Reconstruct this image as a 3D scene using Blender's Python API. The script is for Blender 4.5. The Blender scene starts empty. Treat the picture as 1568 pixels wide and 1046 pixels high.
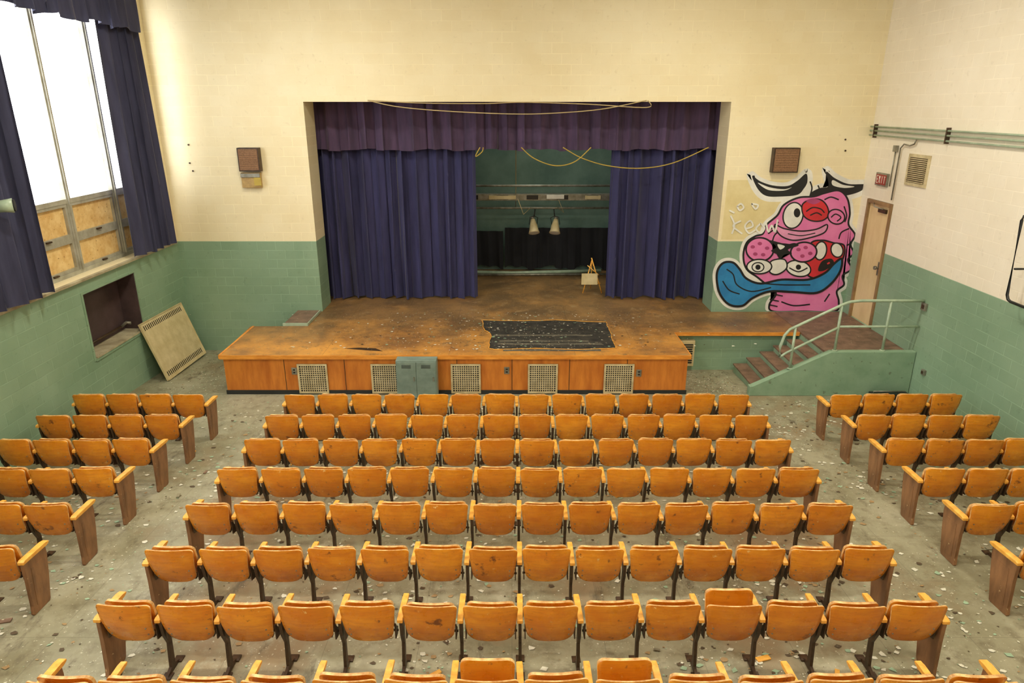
import bpy, bmesh, math, random
from mathutils import Vector, Matrix
random.seed(7)
scene = bpy.context.scene
# ------------------------------------------------------------------ geometry constants
F = 1045.0; TH = math.radians(19.0); CAMZ = 5.27
YW = 15.1; XL = -7.45; XR = 7.62; YF = 12.18; ZS = 0.81; ZC = 8.3; YB = -6.0; ZG = 2.43
CT, ST = math.cos(TH), math.sin(TH)
def fz(y): return -0.0493 * (y - YF)
def onY(px, py, Y):
    """reference point of the photo (1568 wide frame) -> X,Z on the plane Y=const"""
    a = TH + math.atan((py - 523) / F)
    dz = Y * math.tan(a)
    d = Y * CT + dz * ST
    return ((px - 784) * d / F, CAMZ - dz)

# ------------------------------------------------------------------ materials
def new_mat(name):
    m = bpy.data.materials.new(name); m.use_nodes = True
    nt = m.node_tree; b = nt.nodes['Principled BSDF']
    return m, nt, b
def N(nt, t, **kw):
    n = nt.nodes.new(t)
    for k, v in kw.items():
        if k in n.inputs: n.inputs[k].default_value = v
        else: setattr(n, k, v)
    return n
def c4(c): return (c[0], c[1], c[2], 1.0)
def srgb(r, g, b):
    f = lambda v: (v / 255 / 12.92) if v / 255 <= 0.04045 else ((v / 255 + 0.055) / 1.055) ** 2.4
    return (f(r), f(g), f(b))
def mixc(nt, fac, a, b, mode='MIX'):
    n = nt.nodes.new('ShaderNodeMix'); n.data_type = 'RGBA'; n.blend_type = mode
    for sock, v in ((n.inputs[0], fac), (n.inputs[6], a), (n.inputs[7], b)):
        if hasattr(v, 'is_linked') or hasattr(v, 'links'): nt.links.new(v, sock)
        elif isinstance(v, (int, float)): sock.default_value = v
        else: sock.default_value = c4(v)
    return n.outputs[2]
def ramp(nt, src, p0, p1):
    r = nt.nodes.new('ShaderNodeMapRange'); r.clamp = True
    r.inputs[1].default_value = p0; r.inputs[2].default_value = p1
    nt.links.new(src, r.inputs[0]); return r.outputs[0]
def noise(nt, vec, scale, detail=4, rough=0.55, stretch=None):
    if stretch:
        mp = nt.nodes.new('ShaderNodeMapping'); mp.inputs['Scale'].default_value = stretch
        nt.links.new(vec, mp.inputs[0]); vec = mp.outputs[0]
    n = N(nt, 'ShaderNodeTexNoise', Scale=scale, Detail=detail, Roughness=rough)
    nt.links.new(vec, n.inputs['Vector']); return n.outputs['Fac']
def bump(nt, b, h, strength=0.2, dist=0.01):
    n = N(nt, 'ShaderNodeBump', Strength=strength, Distance=dist)
    nt.links.new(h, n.inputs['Height']); nt.links.new(n.outputs[0], b.inputs['Normal'])
def simple(name, c1, c2=None, scale=6, rough=0.6, metal=0.0, stretch=None, lo=0.35, hi=0.65, bmp=0.0, spots=None, spot_th=0.68, spot_scale=20, vecout='Object'):
    m, nt, b = new_mat(name)
    b.inputs['Roughness'].default_value = rough; b.inputs['Metallic'].default_value = metal
    tc = nt.nodes.new('ShaderNodeTexCoord'); v = tc.outputs[vecout]
    if c2 is None: c2 = tuple(x * 0.8 for x in c1)
    f = noise(nt, v, scale, 5, 0.6, stretch)
    col = mixc(nt, ramp(nt, f, lo, hi), c1, c2)
    if spots:
        s = noise(nt, v, spot_scale, 3, 0.6)
        col = mixc(nt, ramp(nt, s, spot_th, spot_th + 0.03), col, spots)
    nt.links.new(col, b.inputs['Base Color'])
    if bmp: bump(nt, b, f, bmp)
    return m

CREAM = srgb(242, 231, 194); CREAM2 = srgb(234, 220, 178)
GREEN = srgb(144, 172, 144); GREEN2 = srgb(126, 156, 128)
def block_mat(name, axis, cream=CREAM, cream2=CREAM2, green=GREEN, green2=GREEN2):
    m, nt, b = new_mat(name)
    g = nt.nodes.new('ShaderNodeNewGeometry'); sp = nt.nodes.new('ShaderNodeSeparateXYZ')
    nt.links.new(g.outputs['Position'], sp.inputs[0])
    cb = nt.nodes.new('ShaderNodeCombineXYZ')
    nt.links.new(sp.outputs[axis], cb.inputs[0])
    sub = N(nt, 'ShaderNodeMath', operation='SUBTRACT'); sub.inputs[1].default_value = ZG - 20 * 0.203
    nt.links.new(sp.outputs['Z'], sub.inputs[0]); nt.links.new(sub.outputs[0], cb.inputs[1])
    br = nt.nodes.new('ShaderNodeTexBrick'); br.offset = 0.5
    for k, v in (('Scale', 1.0), ('Mortar Size', 0.008), ('Mortar Smooth', 0.3), ('Bias', 0.0), ('Brick Width', 0.406), ('Row Height', 0.203)):
        br.inputs[k].default_value = v
    br.inputs['Color1'].default_value = (0.25, 0.25, 0.25, 1); br.inputs['Color2'].default_value = (0.75, 0.75, 0.75, 1)
    br.inputs['Mortar'].default_value = (0.5, 0.5, 0.5, 1)
    nt.links.new(cb.outputs[0], br.inputs['Vector'])
    big = noise(nt, g.outputs['Position'], 0.7, 5, 0.6)
    fine = noise(nt, g.outputs['Position'], 9, 5, 0.65)
    cr = mixc(nt, ramp(nt, big, 0.35, 0.7), cream, cream2)
    cr = mixc(nt, ramp(nt, fine, 0.6, 0.8), cr, tuple(x * 0.88 for x in cream2))
    gr = mixc(nt, ramp(nt, big, 0.35, 0.7), green, green2)
    gr = mixc(nt, ramp(nt, fine, 0.6, 0.8), gr, tuple(x * 0.8 for x in green2))
    zz = ramp(nt, sp.outputs['Z'], ZG - 0.006, ZG + 0.006)
    col = mixc(nt, zz, gr, cr)
    # per block variation
    var = nt.nodes.new('ShaderNodeMix'); var.data_type = 'RGBA'; var.blend_type = 'SOFT_LIGHT'
    var.inputs[0].default_value = 0.13
    nt.links.new(col, var.inputs[6]); nt.links.new(br.outputs['Color'], var.inputs[7])
    mc_c = mixc(nt, zz, tuple(min(1, x * 1.3) for x in green), tuple(min(1, x * 1.13) for x in cream))
    # joints are filled with paint unevenly
    jn = ramp(nt, noise(nt, g.outputs['Position'], 1.7, 4, .6), .38, .62)
    mf = N(nt, 'ShaderNodeMath', operation='MULTIPLY'); nt.links.new(jn, mf.inputs[1])
    m5 = N(nt, 'ShaderNodeMath', operation='MULTIPLY'); m5.inputs[1].default_value = 0.62
    nt.links.new(br.outputs['Fac'], mf.inputs[0]); nt.links.new(mf.outputs[0], m5.inputs[0])
    col = mixc(nt, m5.outputs[0], var.outputs[2], mc_c)
    nt.links.new(col, b.inputs['Base Color'])
    inv = N(nt, 'ShaderNodeMath', operation='SUBTRACT'); inv.inputs[0].default_value = 1.0
    nt.links.new(br.outputs['Fac'], inv.inputs[1])
    bump(nt, b, inv.outputs[0], 0.35, 0.005)
    b.inputs['Roughness'].default_value = 0.5
    return m
M_BACK = block_mat('painted_block_back', 'X')
M_SIDE = block_mat('painted_block_side', 'Y')
M_SIDER = block_mat('painted_block_side_pale', 'Y', srgb(242, 234, 215), srgb(233, 224, 202))
M_CEIL = simple('ceiling_paint', srgb(235, 225, 200), None, 3, 0.8)

def floor_mat():
    m, nt, b = new_mat('worn_floor')
    g = nt.nodes.new('ShaderNodeNewGeometry'); P = g.outputs['Position']
    a = noise(nt, P, 0.9, 8, 0.65); c = noise(nt, P, 5, 8, 0.7); e = noise(nt, P, 0.45, 6, 0.6); s = noise(nt, P, 28, 4, 0.7)
    sc = noise(nt, P, 2.2, 6, 0.75, stretch=(1.0, .35, 1)); du = noise(nt, P, 1.6, 9, .75)
    col = mixc(nt, ramp(nt, a, 0.38, 0.62), srgb(162, 158, 132), srgb(132, 128, 101))
    col = mixc(nt, ramp(nt, c, 0.5, 0.75), col, srgb(108, 100, 76))
    col = mixc(nt, ramp(nt, e, 0.53, 0.64), col, srgb(146, 126, 97))
    col = mixc(nt, ramp(nt, sc, 0.58, 0.68), col, srgb(98, 90, 72))
    col = mixc(nt, ramp(nt, du, 0.55, 0.72), col, srgb(176, 172, 148))
    col = mixc(nt, ramp(nt, s, 0.64, 0.68), col, srgb(206, 202, 178))
    br = nt.nodes.new('ShaderNodeTexBrick'); br.offset = 0.0
    for k, v in (('Scale', 1.0), ('Mortar Size', 0.004), ('Brick Width', 0.9), ('Row Height', 0.9)): br.inputs[k].default_value = v
    nt.links.new(P, br.inputs['Vector'])
    mf = N(nt, 'ShaderNodeMath', operation='MULTIPLY'); mf.inputs[1].default_value = 0.3
    nt.links.new(br.outputs['Fac'], mf.inputs[0])
    col = mixc(nt, mf.outputs[0], col, srgb(70, 66, 52))
    nt.links.new(col, b.inputs['Base Color']); b.inputs['Roughness'].default_value = 0.5
    bump(nt, b, c, 0.25, 0.01)
    return m
M_FLOOR = floor_mat()
def stage_floor_mat():
    m, nt, b = new_mat('stage_floor_boards')
    g = nt.nodes.new('ShaderNodeNewGeometry'); P = g.outputs['Position']
    sp = nt.nodes.new('ShaderNodeSeparateXYZ'); nt.links.new(P, sp.inputs[0])
    a = noise(nt, P, 1.1, 8, 0.68); c = noise(nt, P, 4, 9, 0.75); s = noise(nt, P, 30, 3, 0.7)
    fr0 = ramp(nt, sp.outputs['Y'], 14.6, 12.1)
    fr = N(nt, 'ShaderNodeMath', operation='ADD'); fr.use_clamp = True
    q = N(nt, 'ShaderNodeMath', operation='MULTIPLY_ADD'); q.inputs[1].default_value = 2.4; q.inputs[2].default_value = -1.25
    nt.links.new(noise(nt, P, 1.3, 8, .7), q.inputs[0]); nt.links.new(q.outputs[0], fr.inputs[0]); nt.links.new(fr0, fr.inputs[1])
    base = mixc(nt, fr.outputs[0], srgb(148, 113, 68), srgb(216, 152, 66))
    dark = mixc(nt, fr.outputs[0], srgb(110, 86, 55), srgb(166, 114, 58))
    col = mixc(nt, ramp(nt, a, 0.40, 0.62), base, dark)
    col = mixc(nt, ramp(nt, c, 0.54, 0.68), col, srgb(112, 88, 58))
    col = mixc(nt, ramp(nt, noise(nt, P, 2.6, 8, .75), 0.56, 0.70), col, srgb(158, 136, 98))
    col = mixc(nt, ramp(nt, s, 0.66, 0.70), col, srgb(205, 186, 146))
    br = nt.nodes.new('ShaderNodeTexBrick'); br.offset = 0.5
    for k, v in (('Scale', 1.0), ('Mortar Size', 0.003), ('Brick Width', 2.4), ('Row Height', 1.2)): br.inputs[k].default_value = v
    nt.links.new(P, br.inputs['Vector'])
    mf = N(nt, 'ShaderNodeMath', operation='MULTIPLY'); mf.inputs[1].default_value = 0.6
    nt.links.new(br.outputs['Fac'], mf.inputs[0]); col = mixc(nt, mf.outputs[0], col, srgb(60, 42, 24))
    nt.links.new(col, b.inputs['Base Color']); b.inputs['Roughness'].default_value = 0.45
    bump(nt, b, c, 0.2, 0.01)
    return m
M_STAGE = stage_floor_mat()
M_FRONT = simple('varnished_plywood_front', srgb(216, 134, 50), srgb(184, 102, 32), 2.2, 0.4, stretch=(3, 3, 0.6), bmp=0.03)
M_NOSE = simple('stage_nosing_wood', srgb(238, 162, 66), srgb(206, 126, 42), 3, 0.4, stretch=(1, 4, 4))
M_DARKTRIM = simple('dark_baseboard', srgb(40, 44, 44), None, 8, 0.5)
M_GREENP = simple('green_paint', GREEN, GREEN2, 3, 0.55, spots=srgb(112, 128, 104), spot_th=.66, spot_scale=9)
M_GRAIL = simple('pale_green_enamel', srgb(178, 196, 170), srgb(150, 170, 146), 6, 0.35)
M_TREAD = simple('worn_tread', srgb(140, 112, 92), srgb(104, 82, 66), 5, 0.6, spots=srgb(190, 180, 150))
M_CONC = simple('worn_concrete', srgb(150, 145, 120), srgb(110, 100, 80), 4, 0.7)
M_CREAMMETAL = simple('cream_metal', srgb(218, 202, 158), srgb(196, 178, 130), 4, 0.45)
M_GRIL = simple('grille_enamel', srgb(214, 200, 160), srgb(180, 164, 124), 6, 0.45)
M_BLACK = simple('dark_void', (0.012, 0.011, 0.01), None, 5, 0.8)
M_CAB = simple('grey_green_cabinet', srgb(132, 150, 138), srgb(110, 128, 118), 4, 0.4, spots=srgb(160, 110, 80), spot_th=0.72)
M_STEEL = simple('aged_steel', srgb(160, 158, 145), srgb(120, 116, 100), 7, 0.4, 0.5)
M_BLK = simple('black_pipe', (0.015, 0.015, 0.015), None, 7, 0.35)
M_SPK = simple('brown_speaker_cloth', srgb(150, 112, 80), srgb(122, 90, 62), 50, 0.8)
M_TANBOX = simple('tan_box', srgb(190, 160, 100), srgb(160, 130, 80), 8, 0.5)
M_DOOR = simple('door_tan', srgb(230, 208, 158), srgb(216, 190, 138), 3, 0.45, stretch=(1, 1, 0.4))
M_FRAME = simple('door_frame_brown', srgb(158, 128, 86), srgb(132, 104, 68), 4, 0.45)
M_SILL = simple('window_sill', srgb(192, 184, 154), srgb(150, 138, 110), 3, 0.5, spots=srgb(100, 90, 70))
M_MULL = simple('window_mullion', srgb(178, 176, 160), srgb(150, 146, 128), 5, 0.4)
M_OSB = simple('board_infill', srgb(240, 210, 146), srgb(220, 178, 110), 6, 0.7, spots=srgb(150, 110, 60), spot_th=0.66)
M_RECESS = simple('recess_purple_brown', srgb(84, 66, 66), srgb(60, 46, 46), 2, 0.6)
M_WHITE = simple('white_enamel', srgb(236, 232, 220), None, 4, 0.4)
M_RED = simple('sign_red', srgb(160, 50, 40), None, 4, 0.4)
M_CABLE = simple('pale_cable', srgb(200, 180, 130), None, 4, 0.5)
M_YCABLE = simple('yellow_cable', srgb(190, 165, 70), None, 4, 0.5)
M_TEAL = simple('backstage_teal', srgb(112, 138, 124), srgb(86, 114, 102), 1.5, 0.6)
M_BDRAPE = simple('black_drape', (0.01, 0.01, 0.012), None, 2, 0.9)
M_IRON = simple('cast_iron_brown', srgb(82, 60, 40), srgb(56, 42, 28), 12, 0.45, 0.2)
M_ENDP = simple('end_panel_brown', srgb(156, 112, 74), srgb(112, 78, 50), 7, 0.45, stretch=(1, 1, 0.3), spots=srgb(190, 164, 124), spot_th=0.7)
M_HOLE = simple('exposed_black_underlay', srgb(62, 58, 50), srgb(30, 29, 26), 5, 0.8, spots=srgb(140, 134, 116), spot_th=0.66, spot_scale=12, bmp=0.15)
M_PLANK = simple('grey_subfloor_plank', srgb(110, 104, 88), srgb(60, 57, 50), 6, 0.8, stretch=(.5, 4, 1), spots=srgb(170, 162, 140), spot_th=.64)

def cloth(name, c1, c2):
    m, nt, b = new_mat(name)
    g = nt.nodes.new('ShaderNodeNewGeometry')
    f = noise(nt, g.outputs['Position'], 2.2, 5, 0.6, stretch=(3, 3, 0.4))
    col = mixc(nt, ramp(nt, f, 0.35, 0.65), c1, c2)
    nt.links.new(col, b.inputs['Base Color'])
    b.inputs['Roughness'].default_value = 0.85
    b.inputs['Sheen Weight'].default_value = 0.12
    bump(nt, b, noise(nt, g.outputs['Position'], 300, 2), 0.1, 0.002)
    return m
M_NAVY = cloth('navy_velvet', srgb(60, 60, 106), srgb(43, 44, 82))
M_PURP = cloth('purple_velvet', srgb(86, 66, 98), srgb(64, 50, 76))
M_WCURT = cloth('window_curtain_navy', srgb(62, 64, 92), srgb(46, 48, 74))

def chair_wood(name, ca, cb, cdark, scratch):
    m, nt, b = new_mat(name)
    tc = nt.nodes.new('ShaderNodeTexCoord'); oi = nt.nodes.new('ShaderNodeObjectInfo')
    ad = nt.nodes.new('ShaderNodeVectorMath'); ad.operation = 'MULTIPLY_ADD'
    cx = nt.nodes.new('ShaderNodeCombineXYZ')
    for i in range(3): nt.links.new(oi.outputs['Random'], cx.inputs[i])
    nt.links.new(cx.outputs[0], ad.inputs[0]); ad.inputs[1].default_value = (37, 53, 71)
    nt.links.new(tc.outputs['Object'], ad.inputs[2]); v = ad.outputs[0]
    a = noise(nt, v, 3.4, 5, 0.6, stretch=(1, 1, 1.6)); g = noise(nt, v, 5, 6, 0.7, stretch=(1.0, 1, 8)); s = noise(nt, v, 13, 5, 0.7); dk = noise(nt, v, 7, 5, 0.65)
    sp = nt.nodes.new('ShaderNodeSeparateXYZ'); nt.links.new(tc.outputs['Object'], sp.inputs[0])
    col = mixc(nt, ramp(nt, a, 0.35, 0.65), ca, cb)
    gf = N(nt, 'ShaderNodeMath', operation='MULTIPLY'); gf.inputs[1].default_value = .65
    nt.links.new(ramp(nt, g, 0.45, 0.75), gf.inputs[0])
    col = mixc(nt, gf.outputs[0], col, cdark)
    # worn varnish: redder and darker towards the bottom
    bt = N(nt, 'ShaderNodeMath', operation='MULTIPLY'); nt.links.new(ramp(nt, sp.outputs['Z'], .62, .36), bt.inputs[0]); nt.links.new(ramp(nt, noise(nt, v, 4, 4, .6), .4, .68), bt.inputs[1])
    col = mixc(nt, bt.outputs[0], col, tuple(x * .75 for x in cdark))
    r = N(nt, 'ShaderNodeMath', operation='MULTIPLY'); r.inputs[1].default_value = 0.4
    nt.links.new(oi.outputs['Random'], r.inputs[0])
    col = mixc(nt, r.outputs[0], col, cdark)
    col = mixc(nt, ramp(nt, dk, 0.63, 0.71), col, srgb(124, 70, 24))
    col = mixc(nt, ramp(nt, s, 0.66, 0.70), col, scratch)
    nt.links.new(col, b.inputs['Base Color'])
    nt.links.new(ramp(nt, dk, .2, 1.1), b.inputs['Roughness'])
    b.inputs['Coat Weight'].default_value = 0.15; b.inputs['Coat Roughness'].default_value = .2
    return m
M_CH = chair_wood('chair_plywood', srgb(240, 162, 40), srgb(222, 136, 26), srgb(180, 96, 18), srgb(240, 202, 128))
M_CHE = simple('chair_ply_edge', srgb(240, 202, 138), srgb(180, 126, 66), 14, 0.5)
M_ARM = simple('armrest_wood', srgb(246, 188, 84), srgb(222, 152, 54), 12, 0.4)

# ------------------------------------------------------------------ mesh builder
class MB:
    def __init__(s, mats): s.bm = bmesh.new(); s.mats = mats
    def mi(s, m): 
        if m not in s.mats: s.mats.append(m)
        return s.mats.index(m)
    def box(s, x0, x1, y0, y1, z0, z1, m, mtx=None, bev=0.0):
        v = [Vector((x, y, z)) for z in (z0, z1) for y in (y0, y1) for x in (x0, x1)]
        if mtx: v = [mtx @ p for p in v]
        V = [s.bm.verts.new(p) for p in v]; i = s.mi(m); fs = []
        for q in ((0, 2, 3, 1), (4, 5, 7, 6), (0, 1, 5, 4), (2, 6, 7, 3), (0, 4, 6, 2), (1, 3, 7, 5)):
            f = s.bm.faces.new([V[k] for k in q]); f.material_index = i; fs.append(f)
        if bev:
            ed = list({e for f in fs for e in f.edges})
            r = bmesh.ops.bevel(s.bm, geom=ed, offset=bev, segments=2, affect='EDGES', profile=0.5)
            for f in r['faces']: f.material_index = i
    def prism(s, prof, a0, a1, m, axis='X', bev=0.0):
        """profile: list of 2D pts; extruded along axis"""
        def mk(p, a):
            if axis == 'X': return (a, p[0], p[1])
            if axis == 'Y': return (p[0], a, p[1])
            return (p[0], p[1], a)
        A = [s.bm.verts.new(mk(p, a0)) for p in prof]; B = [s.bm.verts.new(mk(p, a1)) for p in prof]
        i = s.mi(m); n = len(prof); fs = [s.bm.faces.new(A), s.bm.faces.new(list(reversed(B)))]
        for k in range(n): fs.append(s.bm.faces.new((A[k], B[k], B[(k + 1) % n], A[(k + 1) % n])))
        for f in fs: f.material_index = i
        if bev:
            ed = list({e for f in fs[:2] for e in f.edges})
            r = bmesh.ops.bevel(s.bm, geom=ed, offset=bev, segments=2, affect='EDGES', profile=0.5)
            for f in r['faces']: f.material_index = i
    def tube(s, pts, r, m, seg=10, r2=None):
        pts = [Vector(p) for p in pts]; i = s.mi(m); rings = []
        up = Vector((0, 0, 1))
        for k, p in enumerate(pts):
            t = (pts[min(k + 1, len(pts) - 1)] - pts[max(k - 1, 0)]).normalized()
            a = t.cross(up)
            if a.length < 0.05: a = t.cross(Vector((0, 1, 0)))
            a.normalize(); b = t.cross(a)
            rr = r if r2 is None else r + (r2 - r) * k / (len(pts) - 1)
            rings.append([s.bm.verts.new(p + (a * math.cos(2 * math.pi * j / seg) + b * math.sin(2 * math.pi * j / seg)) * rr) for j in range(seg)])
        for k in range(len(rings) - 1):
            for j in range(seg):
                f = s.bm.faces.new((rings[k][j], rings[k][(j + 1) % seg], rings[k + 1][(j + 1) % seg], rings[k + 1][j])); f.material_index = i; f.smooth = True
        for R in (rings[0], rings[-1]):
            f = s.bm.faces.new(R); f.material_index = i
    def panel(s, hwt, hwb, h, curve, thick, fn, mf, me, rt=0.04, rb=0.07, nx=12):
        """curved ply panel.  fn(x, t, off)->Vector, t=height along the panel 0..h"""
        ts = sorted(set([0, rb * .06, rb * .2, rb * .45, rb * .75, rb, h * .35, h * .5, h * .65, h - rt, h - rt * .6, h - rt * .25, h - rt * .06, h]))
        def hw(t):
            w = hwb + (hwt - hwb) * t / h
            if t < rb: w -= rb - math.sqrt(max(0, rb * rb - (rb - t) ** 2))
            if h - t < rt: w -= rt - math.sqrt(max(0, rt * rt - (rt - (h - t)) ** 2))
            return w
        G = []
        for off in (0, thick):
            G.append([[s.bm.verts.new(fn(hw(t) * (2 * i / nx - 1), t, off)) for i in range(nx + 1)] for t in ts])
        a, b = s.mi(mf), s.mi(me)
        for g, fl in ((G[0], False), (G[1], True)):
            for j in range(len(ts) - 1):
                for i in range(nx):
                    q = (g[j][i], g[j][i + 1], g[j + 1][i + 1], g[j + 1][i])
                    f = s.bm.faces.new(tuple(reversed(q)) if fl else q); f.material_index = a; f.smooth = True
        J = len(ts) - 1
        ring = [(0, i) for i in range(nx + 1)] + [(j, nx) for j in range(1, J + 1)] + [(J, i) for i in range(nx - 1, -1, -1)] + [(j, 0) for j in range(J - 1, 0, -1)]
        for k in range(len(ring)):
            p, q = ring[k], ring[(k + 1) % len(ring)]
            f = s.bm.faces.new((G[0][p[0]][p[1]], G[0][q[0]][q[1]], G[1][q[0]][q[1]], G[1][p[0]][p[1]])); f.material_index = b
    def mesh(s, name):
        bmesh.ops.recalc_face_normals(s.bm, faces=s.bm.faces[:])
        me = bpy.data.meshes.new(name); s.bm.to_mesh(me); s.bm.free()
        for m in s.mats: me.materials.append(m)
        return me
    def obj(s, name, loc=(0, 0, 0)):
        o = bpy.data.objects.new(name, s.mesh(name)); o.location = loc
        scene.collection.objects.link(o); return o
def builder(): return MB([])

# ------------------------------------------------------------------ room shell
def wall(name, axis, a0, a1, z0, z1, c0, c1, holes, m):
    b = builder()
    As = sorted({a0, a1} | {h[0] for h in holes} | {h[1] for h in holes}); Zs = sorted({z0, z1} | {h[2] for h in holes} | {h[3] for h in holes})
    for i in range(len(As) - 1):
        for j in range(len(Zs) - 1):
            ca, cz = (As[i] + As[i + 1]) / 2, (Zs[j] + Zs[j + 1]) / 2
            if any(h[0] < ca < h[1] and h[2] < cz < h[3] for h in holes): continue
            if axis == 'X': b.box(c0, c1, As[i], As[i + 1], Zs[j], Zs[j + 1], m)
            else: b.box(As[i], As[i + 1], c0, c1, Zs[j], Zs[j + 1], m)
    return b.obj(name)
PX0, PX1, PZ = -4.36, 4.58, 5.36
WZ0, WZ1 = 2.46, 7.25
WINS = [(9.05, 14.85), (1.8, 7.6), (-5.4, 0.4)]  # first window is in view; the other two are unseen, added to light the room
RECS = (11.45, 13.15, 1.0, 2.18)
wall('wall_back', 'Y', XL - 0.4, XR + 0.3, -0.4, ZC, YW, YW + 0.75, [(PX0, PX1, ZS - 0.06, PZ)], M_BACK)
wall('wall_left', 'X', YB, YW, -0.4, ZC, XL - 0.4, XL, [(a, b_, WZ0, WZ1) for a, b_ in WINS] + [RECS], M_SIDE)
wall('wall_right', 'X', YB, YW, -0.4, ZC, XR, XR + 0.3, [(13.78, 14.78, ZS, 3.42)], M_SIDER)
wall('wall_rear', 'Y', XL - 0.4, XR + 0.3, -0.4, ZC, YB - 0.3, YB, [], M_BACK)
b = builder(); b.box(XL - 0.4, XR + 0.3, YB - .3, YW + .75, ZC, ZC + 0.2, M_CEIL); b.obj('ceiling')
b = builder()
b.prism([(YB, fz(YB)), (YW, fz(YW)), (YW, fz(YW) - .3), (YB, fz(YB) - .3)], XL, XR, M_FLOOR); b.obj('floor')

# recess (old radiator niche) in left wall
b = builder(); y0, y1, z0, z1 = RECS
b.box(XL - .39, XL - .36, y0, y1, z0, z1, M_RECESS)
b.box(XL - .36, XL - .004, y0, y0 + .02, z0, z1, M_RECESS); b.box(XL - .36, XL - .004, y1 - .02, y1, z0, z1, M_RECESS)
b.box(XL - .36, XL - .004, y0 + .02, y1 - .02, z1 - .02, z1, M_RECESS); b.box(XL - .36, XL + .03, y0 + .02, y1 - .02, z0, z0 + .03, M_SILL)
b.tube([(XL - .3, y0 + .1, z0 + .14), (XL - .3, y1 - .1, z0 + .14)], .025, M_IRON)
b.tube([(XL - .3, y1 - .25, z0 + .14), (XL - .2, y1 - .22, z0 + .22), (XL - .12, y1 - .2, z0 + .2)], .03, M_STEEL)
b.box(XL, XL + .012, y0 - .05, y1 + .05, z1, z1 + .04, M_GREENP); b.box(XL, XL + .012, y0 - .05, y0, z0 - .04, z1, M_GREENP)
b.box(XL, XL + .012, y1, y1 + .05, z0 - .04, z1, M_GREENP); b.box(XL, XL + .02, y0, y1, z0 - .05, z0, M_GREENP)
b.obj('wall_niche')

# windows
M_GLASS, nt, bb = new_mat('window_glass')
nt.nodes.remove(bb); tr = nt.nodes.new('ShaderNodeBsdfTransparent'); gl = N(nt, 'ShaderNodeBsdfGlossy', Roughness=0.05); mx = N(nt, 'ShaderNodeMixShader'); mx.inputs[0].default_value = 0.04
nt.links.new(tr.outputs[0], mx.inputs[1]); nt.links.new(gl.outputs[0], mx.inputs[2]); nt.links.new(mx.outputs[0], nt.nodes['Material Output'].inputs[0])
for wi, (wa, wb) in enumerate(WINS):
    b = builder(); X0, X1 = XL - .34, XL - .22; zt = 3.72
    b.box(X0, X1, wa, wb, WZ0, WZ0 + .07, M_MULL); b.box(X0, X1, wa, wb, WZ1 - .07, WZ1, M_MULL)
    n = 4; st = (wb - wa) / n
    for i in range(n + 1):
        y = wa + i * st; w = .05
        ya, yb = max(wa, y - w), min(wb, y + w)
        b.box(X0, X1, ya, yb, WZ0 + .07, WZ1 - .07, M_MULL)
        if 0 < i < n: b.box(X1, X1 + .03, y - .02, y + .02, WZ0 + .07, WZ1 - .07, M_MULL)
    for i in range(n):
        y = wa + i * st
        b.box(X0 + .01, X1 - .01, y + .05, y + st - .05, zt - .04, zt + .04, M_MULL)
        b.box(X0 + .02, X1 - .02, y + .05, y + st - .05, 3.06, 3.11, M_MULL)
        for (p, q) in ((WZ0 + .07, 3.06), (3.11, zt - .04)):
            b.box(X0 + .03, X0 + .05, y + .1, y + st - .1, p + .05, q - .05, M_OSB)
            # sash frame
            b.box(X0 + .02, X1 - .02, y + .05, y + .1, p, q, M_MULL); b.box(X0 + .02, X1 - .02, y + st - .1, y + st - .05, p, q, M_MULL)
            b.box(X0 + .02, X1 - .02, y + .1, y + st - .1, p, p + .05, M_MULL); b.box(X0 + .02, X1 - .02, y + .1, y + st - .1, q - .05, q, M_MULL)
            b.box(X1 - .02, X1 + .02, y + st / 2 - .06, y + st / 2 + .06, p + .01, p + .035, M_IRON)
        b.box(X0 + .045, X0 + .05, y + .05, y + st - .05, zt + .04, WZ1 - .07, M_GLASS)
    b.obj('window_%d' % (wi + 1))
b = builder(); b.box(XL - .39, XL + .06, YB + .05, 14.98, WZ0 - .05, WZ0 - .002, M_SILL, bev=.006); sill = b.obj('trim_1')

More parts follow.
